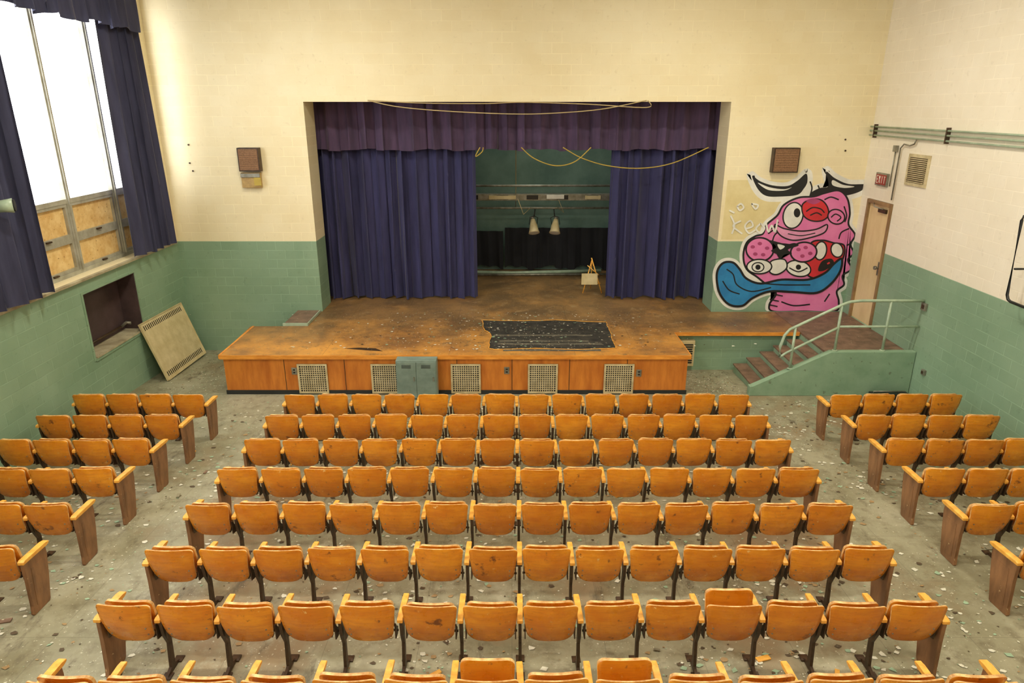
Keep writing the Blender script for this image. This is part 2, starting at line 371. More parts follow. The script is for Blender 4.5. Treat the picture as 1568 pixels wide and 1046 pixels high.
# ------------------------------------------------------------------ curtains
def curtain(name, p0, p1, z0, z1, pleats, amp, m, seed=0, jag=0.0, flare=0.0, zfun=None):
    rnd = random.Random(seed); bm = bmesh.new()
    p0 = Vector(p0); p1 = Vector(p1); L = (p1 - p0).length; d = (p1 - p0) / L; nrm = Vector((-d.y, d.x))
    nx = pleats * 16; nz = 26
    ph = [0]
    fr = [rnd.uniform(.6, 1.5) for _ in range(pleats + 1)]; am = [rnd.uniform(.6, 1.3) for _ in range(pleats + 2)]
    for i in range(nx): ph.append(ph[-1] + fr[min(pleats, i // 16)])
    tot = ph[-1]; ph = [p / tot * pleats * 2 * math.pi for p in ph]
    rows = []
    for j in range(nz + 1):
        t = j / nz; row = []
        for i in range(nx + 1):
            u = i / nx; k = ph[i] / (2 * math.pi); a0 = am[min(pleats, int(k))]; a1 = am[min(pleats + 1, int(k) + 1)]; aa = a0 + (a1 - a0) * (k % 1)
            A = amp * aa * (0.6 + 0.4 * (1 - t) ** .7)
            sn = math.sin(ph[i] + .4 * math.sin(2.2 * t + k * 1.7))
            off = A * (sn + .28 * (1 - sn * sn)) + .2 * A * math.sin(2.7 * ph[i] + 2 * t)
            s = u * L + A * .42 * math.sin(2 * ph[i]) + flare * (1 - t) * (u - .5)
            zb = z0 + jag * (math.sin(k * 2.1) + .6 * math.sin(k * 5.3)) * (1 - t) ** 3
            if zfun: zb = z0 + zfun(u)
            z = zb + (z1 - zb) * t
            q = p0 + d * s + nrm * off
            row.append(bm.verts.new((q.x, q.y, z)))
        rows.append(row)
    for j in range(nz):
        for i in range(nx):
            f = bm.faces.new((rows[j][i], rows[j][i + 1], rows[j + 1][i + 1], rows[j + 1][i])); f.smooth = True
    me = bpy.data.meshes.new(name); bm.to_mesh(me); bm.free(); me.materials.append(m)
    o = bpy.data.objects.new(name, me); scene.collection.objects.link(o); return o
curtain('stage_curtain', (-4.9, 16.2), (-.84, 16.2), ZS + .03, 5.7, 13, .14, M_NAVY, 1, .02)
curtain('stage_curtain', (2.29, 16.2), (5.2, 16.2), ZS + .03, 5.7, 10, .14, M_NAVY, 2, .02)
curtain('stage_valance_curtain', (-4.95, 15.98), (5.2, 15.98), 4.34, 5.7, 24, .085, M_PURP, 3, .02)
WX = XL + .17
curtain('window_curtain', (WX, 13.15), (WX, 14.5), 2.5, 7.3, 5, .09, M_WCURT, 5, .01, .25)
curtain('window_curtain', (WX, 8.3), (WX, 10.5), 2.5, 7.3, 7, .09, M_WCURT, 6, .01)
curtain('window_curtain', (WX, .3), (WX, 1.9), 2.5, 7.3, 7, .08, M_WCURT, 8, .01)
curtain('window_valance_curtain', (XL + .34, -5.5), (XL + .34, 14.3), 6.62, 7.45, 50, .06, M_WCURT, 7, .03)
b = builder(); b.tube([(WX, -5.7, 7.32), (WX, 14.8, 7.32)], .02, M_STEEL); 
for y in (-5, 0, 5, 9, 14.6): b.box(XL, WX, y - .02, y + .02, 7.3, 7.34, M_STEEL)
b.obj('curtain_rod')

# ------------------------------------------------------------------ stage
XSL = -5.50
b = builder()
poly = [(XSL, YF), (3.35, YF), (3.35, 13.57), (3.35, YW - .005), (-4.75, YW - .005), (-4.75, 13.93), (XSL - .07, 13.93)]
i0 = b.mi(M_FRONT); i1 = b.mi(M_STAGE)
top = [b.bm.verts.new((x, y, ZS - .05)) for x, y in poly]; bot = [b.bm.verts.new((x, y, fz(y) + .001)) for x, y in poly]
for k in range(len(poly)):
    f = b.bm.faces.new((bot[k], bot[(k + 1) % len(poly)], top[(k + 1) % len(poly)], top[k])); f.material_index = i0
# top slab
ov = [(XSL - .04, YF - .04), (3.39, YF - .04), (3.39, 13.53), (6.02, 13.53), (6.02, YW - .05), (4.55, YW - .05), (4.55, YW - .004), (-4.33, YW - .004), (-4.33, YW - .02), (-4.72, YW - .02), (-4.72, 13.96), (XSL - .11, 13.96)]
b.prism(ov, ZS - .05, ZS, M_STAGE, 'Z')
# interior stage floor
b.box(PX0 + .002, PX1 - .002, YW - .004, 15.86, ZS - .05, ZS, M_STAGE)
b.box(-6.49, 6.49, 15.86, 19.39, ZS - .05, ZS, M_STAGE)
# nosing
b.box(XSL - .05, 3.40, YF - .055, YF - .038, ZS - .075, ZS + .004, M_NOSE); b.box(XSL - .07, XSL - .03, YF - .04, 13.97, ZS - .07, ZS + .004, M_NOSE)
b.box(3.388, 3.402, YF - .04, 13.53, ZS - .07, ZS + .004, M_NOSE); b.box(3.39, 6.0, 13.515, 13.532, ZS - .07, ZS + .004, M_NOSE)
# panel joints and base strip
for x in (-4.35, -3.2, -2.2, -1.05, -.0, 1.1, 2.2): b.box(x - .006, x + .006, YF - .004, YF + .01, .09, ZS - .05, M_IRON)
b.box(XSL - .02, 3.37, YF - .015, YF, .001, .085, M_DARKTRIM)
b.obj('stage_platform')
b = builder()
b.box(3.36, 6.0, 13.66, 13.86, fz(13.7) , ZS - .052, M_BACK)
b.obj('stage_block_wall')
# damaged patch on the apron
b = builder()
pp = [(738, 491), (790, 492), (850, 491), (928, 494), (934, 508), (942, 534), (880, 536), (820, 534), (760, 536), (748, 534), (752, 512), (740, 504)]
def onZ(px, py, Z):
    a = TH + math.atan((py - 523) / F); dz = CAMZ - Z; Y = dz / math.tan(a); d = Y * CT + dz * ST
    return ((px - 784) * d / F, Y)
rag = []
for k in range(len(pp)):
    a, c = pp[k], pp[(k + 1) % len(pp)]
    for t in range(5):
        u = t / 5; rag.append(onZ(a[0] + (c[0] - a[0]) * u + random.uniform(-1.5, 1.5), a[1] + (c[1] - a[1]) * u + random.uniform(-.4, .4), ZS))
b.prism(rag, ZS + .001, ZS + .004, M_HOLE, 'Z')
# raised torn flooring edge round the hole
for k in range(len(rag)):
    p, q = Vector((*rag[k], ZS + .01)), Vector((*rag[(k + 1) % len(rag)], ZS + .01))
    if (q - p).length > .02: b.tube([p, q], .008, M_ARM, 5)
ys = [12.32, 12.50, 12.68, 12.86, 13.04, 13.22, 13.40]
for k, y in enumerate(ys[:-1]):
    xa = -.42 if y > 12.9 else -.36
    if k in (1, 4): continue
    xe = 1.85 + random.uniform(-.15, .05)
    b.box(xa + random.uniform(.05, .4), xe - random.uniform(0, .6), y + .06, y + .155, ZS + .004, ZS + .008, M_PLANK)
b.obj('damaged_floor_patch')
b = builder()
pr = [onZ(x, y, ZS) for x, y in ((528, 534), (550, 532.5), (575, 533.5), (586, 538), (560, 536.5))]
b.prism(pr, ZS + .001, ZS + .004, M_IRON, 'Z'); b.obj('floor_crack_patch')

# grilles
for cx in (480, 592, 713.5, 831, 947):
    x = onY(cx, 578, YF)[0]; b = builder(); w, za, zb = .285, .03, .63; y0 = YF - .04
    b.box(x - w, x + w, YF - .022, YF - .018, za, zb, M_BLACK)
    b.box(x - w, x - w + .035, y0, YF - .018, za, zb, M_GRIL); b.box(x + w - .035, x + w, y0, YF - .018, za, zb, M_GRIL)
    b.box(x - w + .035, x + w - .035, y0, YF - .018, za, za + .035, M_GRIL); b.box(x - w + .035, x + w - .035, y0, YF - .018, zb - .035, zb, M_GRIL)
    for k in range(1, 12):
        xx = x - w + .035 + k * (2 * w - .07) / 12; b.box(xx - .008, xx + .008, y0 + .008, YF - .024, za + .035, zb - .035, M_GRIL)
        zz = za + .035 + k * (zb - za - .07) / 12; b.box(x - w + .035, x + w - .035, y0 + .01, YF - .025, zz - .008, zz + .008, M_GRIL)
    b.obj('vent_grille')
# cabinet
b = builder(); x0, x1 = -2.17, -1.41; y0 = YF - .3
b.box(x0, x1, y0, YF - .06, .03, ZS - .01, M_CAB, bev=.008); b.box(x0 + .04, x1 - .04, y0 + .03, YF - .08, .016, .03, M_DARKTRIM)
xm = (x0 + x1) / 2
for (a, c) in ((x0 + .02, xm - .006), (xm + .006, x1 - .02)):
    b.box(a, c, y0 - .012, y0, .05, ZS - .04, M_CAB, bev=.004)
    for k in range(4): b.box(a + .09, c - .09, y0 - .016, y0 - .012, ZS - .1 - k * .018, ZS - .093 - k * .018, M_BLACK)
    b.box(c - .05, c - .03, y0 - .03, y0 - .012, .4, .48, M_STEEL)
b.obj('metal_cabinet')
# outlets
for (px, py) in ((776, 567), (978, 571), (451, 568)):
    x, z = onY(px, py, YF); b = builder(); b.box(x - .05, x + .05, YF - .02, YF - .002, z - .07, z + .07, M_STEEL, bev=.004)
    b.box(x - .02, x + .02, YF - .024, YF - .019, z - .04, z - .015, M_BLACK); b.box(x - .02, x + .02, YF - .024, YF - .019, z + .015, z + .04, M_BLACK); b.obj('outlet_box')
# left small steps
b = builder()
for k in range(4):
    xa = -4.78 - .2 * (k + 1); zt = ZS - .16 * (k + 1) + .0
    b.box(xa, xa + .2, 14.0, 14.95, fz(14.95) , zt, M_GREENP); b.box(xa - .02, xa + .2, 14.0, 14.95, zt, zt + .03, M_TREAD)
b.obj('stage_steps')
b = builder(); b.box(-4.9, -4.4, 14.0, 15.0, ZS + .002, ZS + .05, M_TREAD); b.box(-4.92, -4.38, 13.97, 14.0, ZS + .002, ZS + .06, M_GRAIL); b.box(-4.4, -4.38, 14.0, 15.0, ZS + .002, ZS + .06, M_GRAIL); b.obj('stage_threshold_board')

# right stairs + landing
b = builder(); YS = 12.08
fl = fz(YS)
# landing mass
b.box(6.03, XR - .01, YS + .14, YW - .05, fz(YW) + .02, ZS - .04, M_GREENP); b.box(6.03, XR - .01, YS + .14, YW - .05, ZS - .04, ZS, M_TREAD)
# curb wall in front: profile XZ
b.prism([(4.56, fl), (XR - .01, fl), (XR - .01, .90), (6.02, .90), (4.62, .19), (4.56, .19)], YS, YS + .14, M_GREENP, 'Y', bev=.008)
n = 5; run = (6.02 - 4.7) / n
for k in range(n):
    xa = 4.7 + k * run; zt = (k + 1) * ZS / (n + 1)
    b.box(xa, xa + run, YS + .14, 13.5, fz(13.5), zt - .03, M_GREENP); b.box(xa - .025, xa + run, YS + .14, 13.5, zt - .03, zt, M_TREAD)
b.obj('concrete_stairs')
# handrail
b = builder(); yr = YS + .07
def rise(x): return .19 + (x - 4.62) * .71 / 1.4 if x < 6.02 else .90
top = [(5.08, rise(5.08) + .35), (5.06, rise(5.0) + .6), (5.12, rise(5.1) + .78), (5.2, rise(5.2) + .84), (6.1, 1.80), (6.25, 1.86), (6.45, 1.88), (7.2, 1.88), (XR - .02, 1.88)]
b.tube([(x, yr, z) for x, z in top], .027, M_GRAIL)
mid = [(5.08, rise(5.08) + .35), (5.2, rise(5.2) + .38), (6.1, 1.36)]
b.tube([(x, yr, z) for x, z in mid], .024, M_GRAIL)
b.tube([(5.3, yr, rise(5.3)), (5.3, yr, rise(5.3) + .86)], .025, M_GRAIL)
b.tube([(6.1, yr, .90), (6.1, yr, 1.80)], .025, M_GRAIL); b.tube([(7.0, yr, .90), (7.0, yr, 1.88)], .025, M_GRAIL)
b.tube([(6.1, yr, 1.38), (7.0, yr, 1.38), (XR - .02, yr, 1.38)], .022, M_GRAIL)
for x in (5.3, 6.1, 7.0): b.tube([(x, yr, rise(x)), (x, yr, rise(x) + .02)], .05, M_GRAIL)
b.obj('stair_handrail')
b = builder(); b.box(3.45, 3.85, 13.55, 13.655, .05, .62, M_CREAMMETAL, bev=.006)
for k in range(9): b.box(3.49, 3.81, 13.54, 13.55, .12 + k * .05, .145 + k * .05, M_BLACK)
b.obj('wall_louver')
b = builder(); b.box(6.8, 7.5, 11.85, 12.0, fz(11.9), .14, M_BLK, bev=.01); b.tube([(6.85, 11.92, .12), (6.85, 11.92, .17), (7.45, 11.92, .17), (7.45, 11.92, .12)], .012, M_STEEL); b.obj('floor_box')

# ------------------------------------------------------------------ backstage
b = builder(); b.box(-6.8, 6.8, 19.4, 19.6, .3, 7.5, M_TEAL); b.obj('wall_stage_rear')
b = builder(); b.box(-6.8, -6.5, 15.86, 19.4, .3, 7.5, M_TEAL); b.obj('wall_stage_left')
b = builder(); b.box(6.5, 6.8, 15.86, 19.4, .3, 7.5, M_TEAL); b.obj('wall_stage_right')
b = builder(); b.box(-6.8, 6.8, 15.86, 19.6, 7.5, 7.6, M_BLACK); b.obj('ceiling_stage')
curtain('backdrop_curtain', (-.2, 19.15), (4.2, 19.15), ZS + .1, 2.05, 12, .04, M_BDRAPE, 11, .05)
curtain('backdrop_curtain', (-3.9, 19.2), (-.25, 19.2), ZS + .1, 1.95, 8, .04, M_BDRAPE, 12, .05)
b = builder()
b.box(-4.5, 5.0, 18.0, 18.22, 2.95, 3.12, M_STEEL, bev=.008)
for k in range(12): b.box(-4.3 + k * .78, -4.0 + k * .78, 17.98, 18.0, 2.98, 3.09, M_BLK)
b.tube([(-4.8, 18.1, 3.32), (5.2, 18.1, 3.32)], .03, M_STEEL); b.tube([(-4.8, 18.3, 2.72), (5.2, 18.3, 2.72)], .028, M_STEEL)
b.box(.9, 1.35, 17.95, 18.05, 3.0, 3.1, M_WHITE); b.box(-.6, .1, 17.96, 18.0, 2.99, 3.08, M_CREAMMETAL); b.box(1.9, 2.3, 17.96, 18.0, 2.99, 3.08, M_CREAMMETAL)
for x in (-3, .1, 3.4):
    b.tube([(x, 18.1, 3.12), (x, 18.1, 7.45)], .01, M_CABLE)
    b.tube([(x, 18.3, 2.74), (x, 18.2, 3.1)], .01, M_STEEL)
b.tube([(.15, 18.0, 3.0), (.3, 17.95, 2.6), (.5, 18.2, 2.75)], .008, M_CABLE, 6); b.tube([(1.2, 18.0, 3.0), (1.35, 17.95, 2.65), (1.2, 18.2, 2.75)], .008, M_CABLE, 6)
b.obj('lighting_batten')
for x, s in ((.56, 1), (1.17, -1)):
    b = builder(); b.tube([(0, 0, .42), (0, 0, .22)], .015, M_BLK)
    b.tube([(-.12, 0, .0), (-.12, 0, .2), (0, 0, .24), (.12, 0, .2), (.12, 0, .0)], .01, M_BLK)
    b.tube([(0, .05, .14), (0, 0, 0.05), (0, -.04, -.02), (0, -.09, -.14), (0, -.12, -.2)], .06, M_CREAMMETAL, 18, .15)
    b.tube([(0, .06, .15), (0, .08, .2)], .05, M_STEEL, 14)
    b.tube([(0, -.115, -.19), (0, -.122, -.204)], .13, M_WHITE, 18)
    o = b.obj('stage_spotlight', (x, 18.3, 2.27)); o.rotation_euler = (0, .15 * s, .5 * s)
b = builder(); b.tube([(-2.5, 18.75, ZS + .09), (0, 18.7, ZS + .05), (2.5, 18.8, ZS + .09)], .05, M_GRAIL); b.tube([(-2.2, 18.5, ZS + .04), (2.9, 18.6, ZS + .04)], .03, M_STEEL); b.obj('rolled_projection_screen')
# easel with board
b = builder()
b.tube([(-.2, 0, 0), (.02, .1, .85)], .014, M_ARM); b.tube([(.28, 0, 0), (.0, .1, .88)], .014, M_ARM); b.tube([(.05, .5, 0), (.02, .12, .8)], .012, M_ARM)
b.tube([(-.16, .01, .25), (.24, .01, .25)], .012, M_ARM); b.tube([(-.1, .04, .7), (.2, .05, .45)], .012, M_ARM)
b.box(-.24, .16, -.03, -.015, .22, .5, M_CREAMMETAL, Matrix.Rotation(-.1, 4, 'X')); b.obj('wooden_easel', (1.98, 16.65, ZS + .014))
# cables
def cable(name, Y, lists, r, m):
    b = builder()
    for L in lists:
        P = []
        for k in range(len(L) - 1):
            for t in range(8):
                u = t / 8
                p0 = L[max(k - 1, 0)]; p1 = L[k]; p2 = L[k + 1]; p3 = L[min(k + 2, len(L) - 1)]
                P.append(tuple(.5 * ((2 * p1[i]) + (-p0[i] + p2[i]) * u + (2 * p0[i] - 5 * p1[i] + 4 * p2[i] - p3[i]) * u * u + (-p0[i] + 3 * p1[i] - 3 * p2[i] + p3[i]) * u ** 3) for i in (0, 1)))
        P.append(L[-1])
        pts = [(onY(px, py, Y)[0], Y, onY(px, py, Y)[1]) for px, py in P]
        b.tube(pts, r, m, 8)
    return b.obj(name)
cable('hanging_cable', 15.06, [[(563, 154), (610, 164), (690, 171), (790, 175), (860, 173), (925, 167), (990, 154)], [(563, 154), (640, 158), (740, 159), (800, 157), (900, 160), (990, 165), (992, 154)]], .010, M_CABLE)
cable('hanging_cable', 15.75, [[(798, 226), (818, 243), (850, 254), (880, 248), (905, 226)], [(735, 226), (728, 240), (738, 233), (740, 226)], [(862, 226), (890, 242), (930, 254), (980, 258), (1030, 250), (1085, 226)]], .012, M_YCABLE)

# ------------------------------------------------------------------ wall fixtures
def speaker(px0, px1, py0, py1):
    x0, z1 = onY(px0, py0, YW); x1, z0 = onY(px1, py1, YW); b = builder(); d = .16
    b.box(x0, x1, YW - d, YW - .002, z0, z1, M_IRON, bev=.01); b.box(x0 + .03, x1 - .03, YW - d - .008, YW - d, z0 + .03, z1 - .03, M_SPK)
    for k in range(9):
        z = z0 + .06 + k * (z1 - z0 - .12) / 8; b.box(x0 + .04, x1 - .04, YW - d - .012, YW - d - .008, z - .002, z + .002, M_IRON)
    return b.obj('wall_speaker')
speaker(366, 403, 226, 262); speaker(1182, 1217, 226, 264)
b = builder(); x0, z1 = onY(371, 264, YW); x1, z0 = onY(403, 287, YW)
b.box(x0, x1, YW - .1, YW - .002, z0, z1, M_TANBOX, bev=.008); b.box(x0, x1, YW - .13, YW - .1, z0 + .22, z1 - .02, M_STEEL, bev=.004); b.box(x1 - .13, x1 + .02, YW - .14, YW - .13, z0 + .05, z1 - .1, M_YCABLE); b.obj('wall_control_box')
b = builder()
for (px, py) in ((289, 222), (291, 250), (296, 262), (1294, 214), (1294, 231)):
    x, z = onY(px, py, YW); b.tube([(x, YW - .001, z), (x, YW - .02, z)], .018, M_IRON, 8)
b.obj('wall_bolt_plugs')

# door, right wall
b = builder(); D0, D1, DT = 13.785, 14.775, 3.415
b.box(XR - .03, XR + .2, D0, D0 + .07, ZS + .001, DT, M_FRAME); b.box(XR - .03, XR + .2, D1 - .07, D1, ZS + .001, DT, M_FRAME); b.box(XR - .03, XR + .2, D0 + .07, D1 - .07, DT - .08, DT, M_FRAME)
b.box(XR + .02, XR + .07, D0 + .07, D1 - .07, ZS + .01, DT - .08, M_DOOR)
b.tube([(XR + .02, D0 + .16, ZS + 1.28), (XR - .04, D0 + .16, ZS + 1.28)], .022, M_STEEL); b.tube([(XR - .04, D0 + .16, ZS + 1.28), (XR - .08, D0 + .16, ZS + 1.28)], .04, M_STEEL)
b.box(XR + .01, XR + .02, D0 + .12, D0 + .2, ZS + 1.12, ZS + 1.4, M_STEEL)
b.box(XR - .03, XR + .03, D0 + .2, D0 + .5, DT - .22, DT - .14, M_IRON, bev=.01); b.tube([(XR - .02, D0 + .3, DT - .14), (XR - .14, D0 + .45, DT - .1), (XR - .04, D0 + .68, DT - .06)], .012, M_STEEL)
b.obj('door_1')
b = builder(); b.box(XR - .05, XR - .001, 14.1, 14.55, 3.72, 3.98, M_STEEL, bev=.006); b.box(XR - .056, XR - .05, 14.13, 14.52, 3.75, 3.95, M_RED)
for k, y in enumerate((14.48, 14.39, 14.30, 14.21)):   # E X I T
    X = XR - .06; z0, z1 = 3.78, 3.92
    if k == 0:
        b.box(X, X + .004, y - .0, y + .012, z0, z1, M_WHITE)
        for z in (z0, (z0 + z1) / 2, z1): b.box(X, X + .004, y - .05, y, z - .008, z + .008, M_WHITE)
    elif k == 1:
        b.tube([(X, y, z0), (X, y - .05, z1)], .007, M_WHITE, 5); b.tube([(X, y - .05, z0), (X, y, z1)], .007, M_WHITE, 5)
    elif k == 2: b.box(X, X + .004, y - .03, y - .015, z0, z1, M_WHITE)
    else:
        b.box(X, X + .004, y - .035, y - .02, z0, z1, M_WHITE); b.box(X, X + .004, y - .06, y + .005, z1 - .012, z1, M_WHITE)
b.obj('exit_sign')
b = builder(); b.box(XR - .03, XR - .001, 12.8, 13.5, 3.84, 4.42, M_GRIL, bev=.004); b.box(XR - .034, XR - .03, 12.86, 13.44, 3.9, 4.36, M_IRON)
for k in range(13): b.box(XR - .045, XR - .034, 12.86, 13.44, 3.91 + k * .035, 3.925 + k * .035, M_GRIL)
b.obj('wall_vent')
b = builder()
for z in (4.87, 4.79, 4.70): b.tube([(XR - .05, YW - .02, z), (XR - .05, 3, z - .02)], .018, M_GRAIL)
for y in (14.9, 12.4, 10, 7, 4): b.box(XR - .075, XR - .001, y - .014, y + .014, 4.65, 4.92, M_IRON)
b.tube([(XR - .05, 13.3, 4.7), (XR - .05, 13.35, 4.6), (XR - .05, 13.5, 4.56), (XR - .05, 13.7, 4.58), (XR - .05, 13.8, 4.5), (XR - .05, 13.8, 3.5)], .014, M_STEEL)
b.tube([(XR - .03, 14.0, 4.5), (XR - .03, 14.0, 3.75)], .012, M_STEEL); b.box(XR - .06, XR - .01, 13.94, 14.06, 4.42, 4.54, M_STEEL)
b.obj('conduit_pipes')
for (y, z, w) in ((12.1, 1.78, .07), (11.73, .63, .05)):
    b = builder(); b.box(XR - .05, XR - .001, y - w, y + w, z - w, z + w, M_STEEL, bev=.006); b.box(XR - .056, XR - .05, y - w * .5, y + w * .5, z - w * .5, z + w * .5, M_IRON); b.obj('wall_outlet')
b = builder(); X = XR - .2
b.tube([(XR - .01, 9.95, 3.76), (X, 9.95, 3.76), (X, 9.97, 3.7), (X, 9.9, 2.6), (X, 9.86, 2.54), (X, 9.8, 2.52), (X, 9.0, 2.52), (X, 8.9, 2.6), (X, 8.9, 3.7), (X, 9.0, 3.76), (X, 9.9, 3.76)], .022, M_BLK)
b.tube([(X, 9.88, 3.0), (XR - .01, 9.88, 3.0)], .016, M_BLK); b.tube([(X, 8.9, 3.0), (XR - .01, 8.9, 3.0)], .016, M_BLK); b.obj('folding_bracket_frame')
# old lamp at left wall
b = builder(); b.tube([(XL + .25, 9.45, 3.95), (XL + .5, 9.45, 3.98), (XL + .58, 9.5, 3.98)], .07, M_GRAIL, 14, .1); b.tube([(XL + .25, 9.45, 3.95), (XL + .25, 9.45, 3.7), (XL + .02, 9.3, 2.5)], .015, M_BLK); b.tube([(XL + .58, 9.5, 3.98), (XL + .6, 9.51, 3.98)], .08, M_BLACK, 14); b.obj('wall_spotlight')
# leaning radiator cover
b = builder(); Lh = math.hypot(.38, 1.2); L = 1.8
b.box(0, L, -.012, .012, 0, Lh, M_CREAMMETAL, bev=.004)
for z0 in (.07, Lh - .17):
    for k in range(24): b.box(.1 + k * .068, .125 + k * .068, -.016, -.012, z0, z0 + .1, M_BLACK)
for (a, c, e, g) in ((0, L, 0, .015), (0, L, Lh - .015, Lh), (0, .015, 0, Lh), (L - .015, L, 0, Lh)): b.box(a, c, -.03, -.012, e, g, M_CREAMMETAL)
o = b.obj('radiator_cover_panel'); ang = math.atan2(.38, 1.2)
# local x -> +Y, local z leaning towards the wall (-X), front (-y) faces +X
ex = Vector((0, 1, -.0493)).normalized(); ez = Vector((-math.sin(ang), 0, math.cos(ang))); ey = ez.cross(ex)
o.matrix_world = Matrix(((ex.x, ey.x, ez.x, -7.02), (ex.y, ey.y, ez.y, 12.9), (ex.z, ey.z, ez.z, fz(12.9) + .01), (0, 0, 0, 1)))

# ------------------------------------------------------------------ graffiti (paint layers on the wall)
PINK = simple('paint_pink', srgb(232, 134, 186), srgb(222, 118, 174), 3, 0.5); DPINK = simple('paint_dark_pink', srgb(180, 72, 122), None, 3, 0.5)
BLUE = simple('paint_blue', srgb(50, 140, 196), srgb(40, 120, 176), 3, 0.5); GRED = simple('paint_red', srgb(216, 50, 60), None, 3, 0.5)
GBLK = simple('paint_black', (0.012, .012, .014), None, 3, 0.5); GWHT = simple('paint_white', srgb(240, 240, 232), None, 3, 0.5)
BEIGE = simple('paint_beige', srgb(228, 214, 162), srgb(218, 202, 146), 3, 0.6); LBLUE = simple('paint_light_pink', srgb(236, 160, 200), None, 3, .5)
G = builder()
def cr(L, closed=True, n=6):
    out = []; m = len(L); rng = range(m if closed else m - 1)
    for k in rng:
        if closed: p0, p1, p2, p3 = L[k - 1], L[k], L[(k + 1) % m], L[(k + 2) % m]
        else: p0, p1, p2, p3 = L[max(k - 1, 0)], L[k], L[k + 1], L[min(k + 2, m - 1)]
        for t in range(n):
            u = t / n
            out.append(tuple(.5 * ((2 * p1[i]) + (-p0[i] + p2[i]) * u + (2 * p0[i] - 5 * p1[i] + 4 * p2[i] - p3[i]) * u * u + (-p0[i] + 3 * p1[i] - 3 * p2[i] + p3[i]) * u ** 3) for i in (0, 1)))
    if not closed: out.append(L[-1])
    return out
LAY = [0]
def gv(p, lay):
    x, z = onY(p[0], p[1], YW); return G.bm.verts.new((min(x, XR - .003), YW - .003 - .0009 * lay * .3, max(z, ZS + .003)))
def fill(L, m, sm=True, lay=None):
    LAY[0] += 1; lay = lay or LAY[0]; P = cr(L) if sm else L
    f = G.bm.faces.new([gv(p, lay) for p in P]); f.material_index = G.mi(m)
    bmesh.ops.triangulate(G.bm, faces=[f])
def stroke(L, w, m, closed=True, sm=True):
    LAY[0] += 1; lay = LAY[0]; P = cr(L, closed) if sm else list(L); n = len(P); A = []; B = []
    for k in range(n):
        a = P[(k - 1) % n] if closed else P[max(k - 1, 0)]; c = P[(k + 1) % n] if closed else P[min(k + 1, n - 1)]
        dx, dy = c[0] - a[0], c[1] - a[1]; l = math.hypot(dx, dy) or 1; nx, ny = -dy / l * w / 2, dx / l * w / 2
        A.append(gv((P[k][0] + nx, P[k][1] + ny), lay)); B.append(gv((P[k][0] - nx, P[k][1] - ny), lay))
    for k in range(n if closed else n - 1):
        j = (k + 1) % n; f = G.bm.faces.new((A[k], B[k], B[j], A[j])); f.material_index = G.mi(m)
def ell(cx, cy, rx, ry, rot=0, n=14):
    return [(cx + rx * math.cos(t) * math.cos(rot) - ry * math.sin(t) * math.sin(rot), cy + rx * math.cos(t) * math.sin(rot) + ry * math.sin(t) * math.cos(rot)) for t in [2 * math.pi * k / n for k in range(n)]]
def shape(L, m, o=2.2, sm=True): fill(L, m, sm); stroke(L, o, GBLK, True, sm)
# primed background patch
fill([(1114, 276), (1228, 276), (1224, 366), (1104, 367)], BEIGE, False)
brow1 = [(1149, 268), (1162, 277), (1182, 284), (1206, 285), (1222, 276), (1236, 264), (1238, 278), (1232, 290), (1222, 300), (1196, 303), (1172, 302), (1158, 290)]
brow2 = [(1264, 260), (1278, 271), (1300, 281), (1329, 282), (1320, 293), (1300, 300), (1280, 302), (1262, 298), (1250, 306), (1236, 310), (1240, 296), (1254, 288), (1268, 284)]
head = [(1168, 358), (1174, 344), (1190, 330), (1200, 314), (1222, 303), (1246, 301), (1262, 296), (1284, 292), (1297, 304), (1301, 326), (1299, 344), (1309, 360), (1302, 374), (1307, 388), (1298, 398), (1304, 412), (1290, 422), (1292, 436), (1281, 446), (1284, 462), (1278, 477), (1230, 477), (1184, 477), (1178, 466), (1188, 450), (1178, 440), (1160, 425), (1143, 412), (1138, 392), (1143, 372), (1156, 362)]
tongue = [(1097, 428), (1099, 412), (1108, 402), (1122, 402), (1132, 412), (1142, 426), (1164, 434), (1196, 428), (1236, 428), (1262, 418), (1276, 404), (1288, 396), (1286, 414), (1272, 434), (1250, 448), (1215, 447), (1178, 446), (1152, 456), (1136, 468), (1116, 466), (1102, 450)]
for L in (brow1, brow2, head, tongue): stroke(L, 12, GWHT)
for L in (brow1, brow2): fill(L, GWHT)
for L in (brow1, brow2):
    cxm = sum(p[0] for p in L) / len(L); cym = sum(p[1] for p in L) / len(L)
    fill([(cxm + (p[0] - cxm) * .95, cym + (p[1] - cym) * .9) for p in L], GBLK)
shape(head, PINK, 3)
fill([(1160, 280), (1178, 287), (1200, 290), (1212, 287), (1200, 292), (1176, 291)], GWHT)
fill([(1275, 276), (1290, 283), (1308, 286), (1292, 288), (1275, 284)], GWHT)
# brow crease + hair / wrinkle lines
for L in ([(1240, 300), (1243, 288), (1240, 278)], [(1250, 300), (1254, 290), (1252, 284)], [(1196, 352), (1186, 360), (1182, 372)], [(1192, 340), (1182, 350)], [(1300, 350), (1288, 356), (1284, 366)], [(1270, 450), (1262, 462)], [(1196, 462), (1215, 468), (1240, 466)], [(1296, 376), (1304, 372)], [(1184, 352), (1176, 358)], [(1188, 346), (1178, 352)], [(1262, 306), (1272, 302), (1284, 306)], [(1292, 316), (1296, 330), (1293, 340)]): stroke(L, 2.2, GBLK, False)
# snout upper lip
shape([(1186, 344), (1200, 350), (1226, 354), (1250, 351), (1266, 344), (1262, 356), (1240, 364), (1214, 368), (1194, 360)], LBLUE)
stroke([(1206, 358), (1226, 361), (1248, 357)], 1.6, GBLK, False)
shape(ell(1214, 330, 15, 20, .25), GWHT)
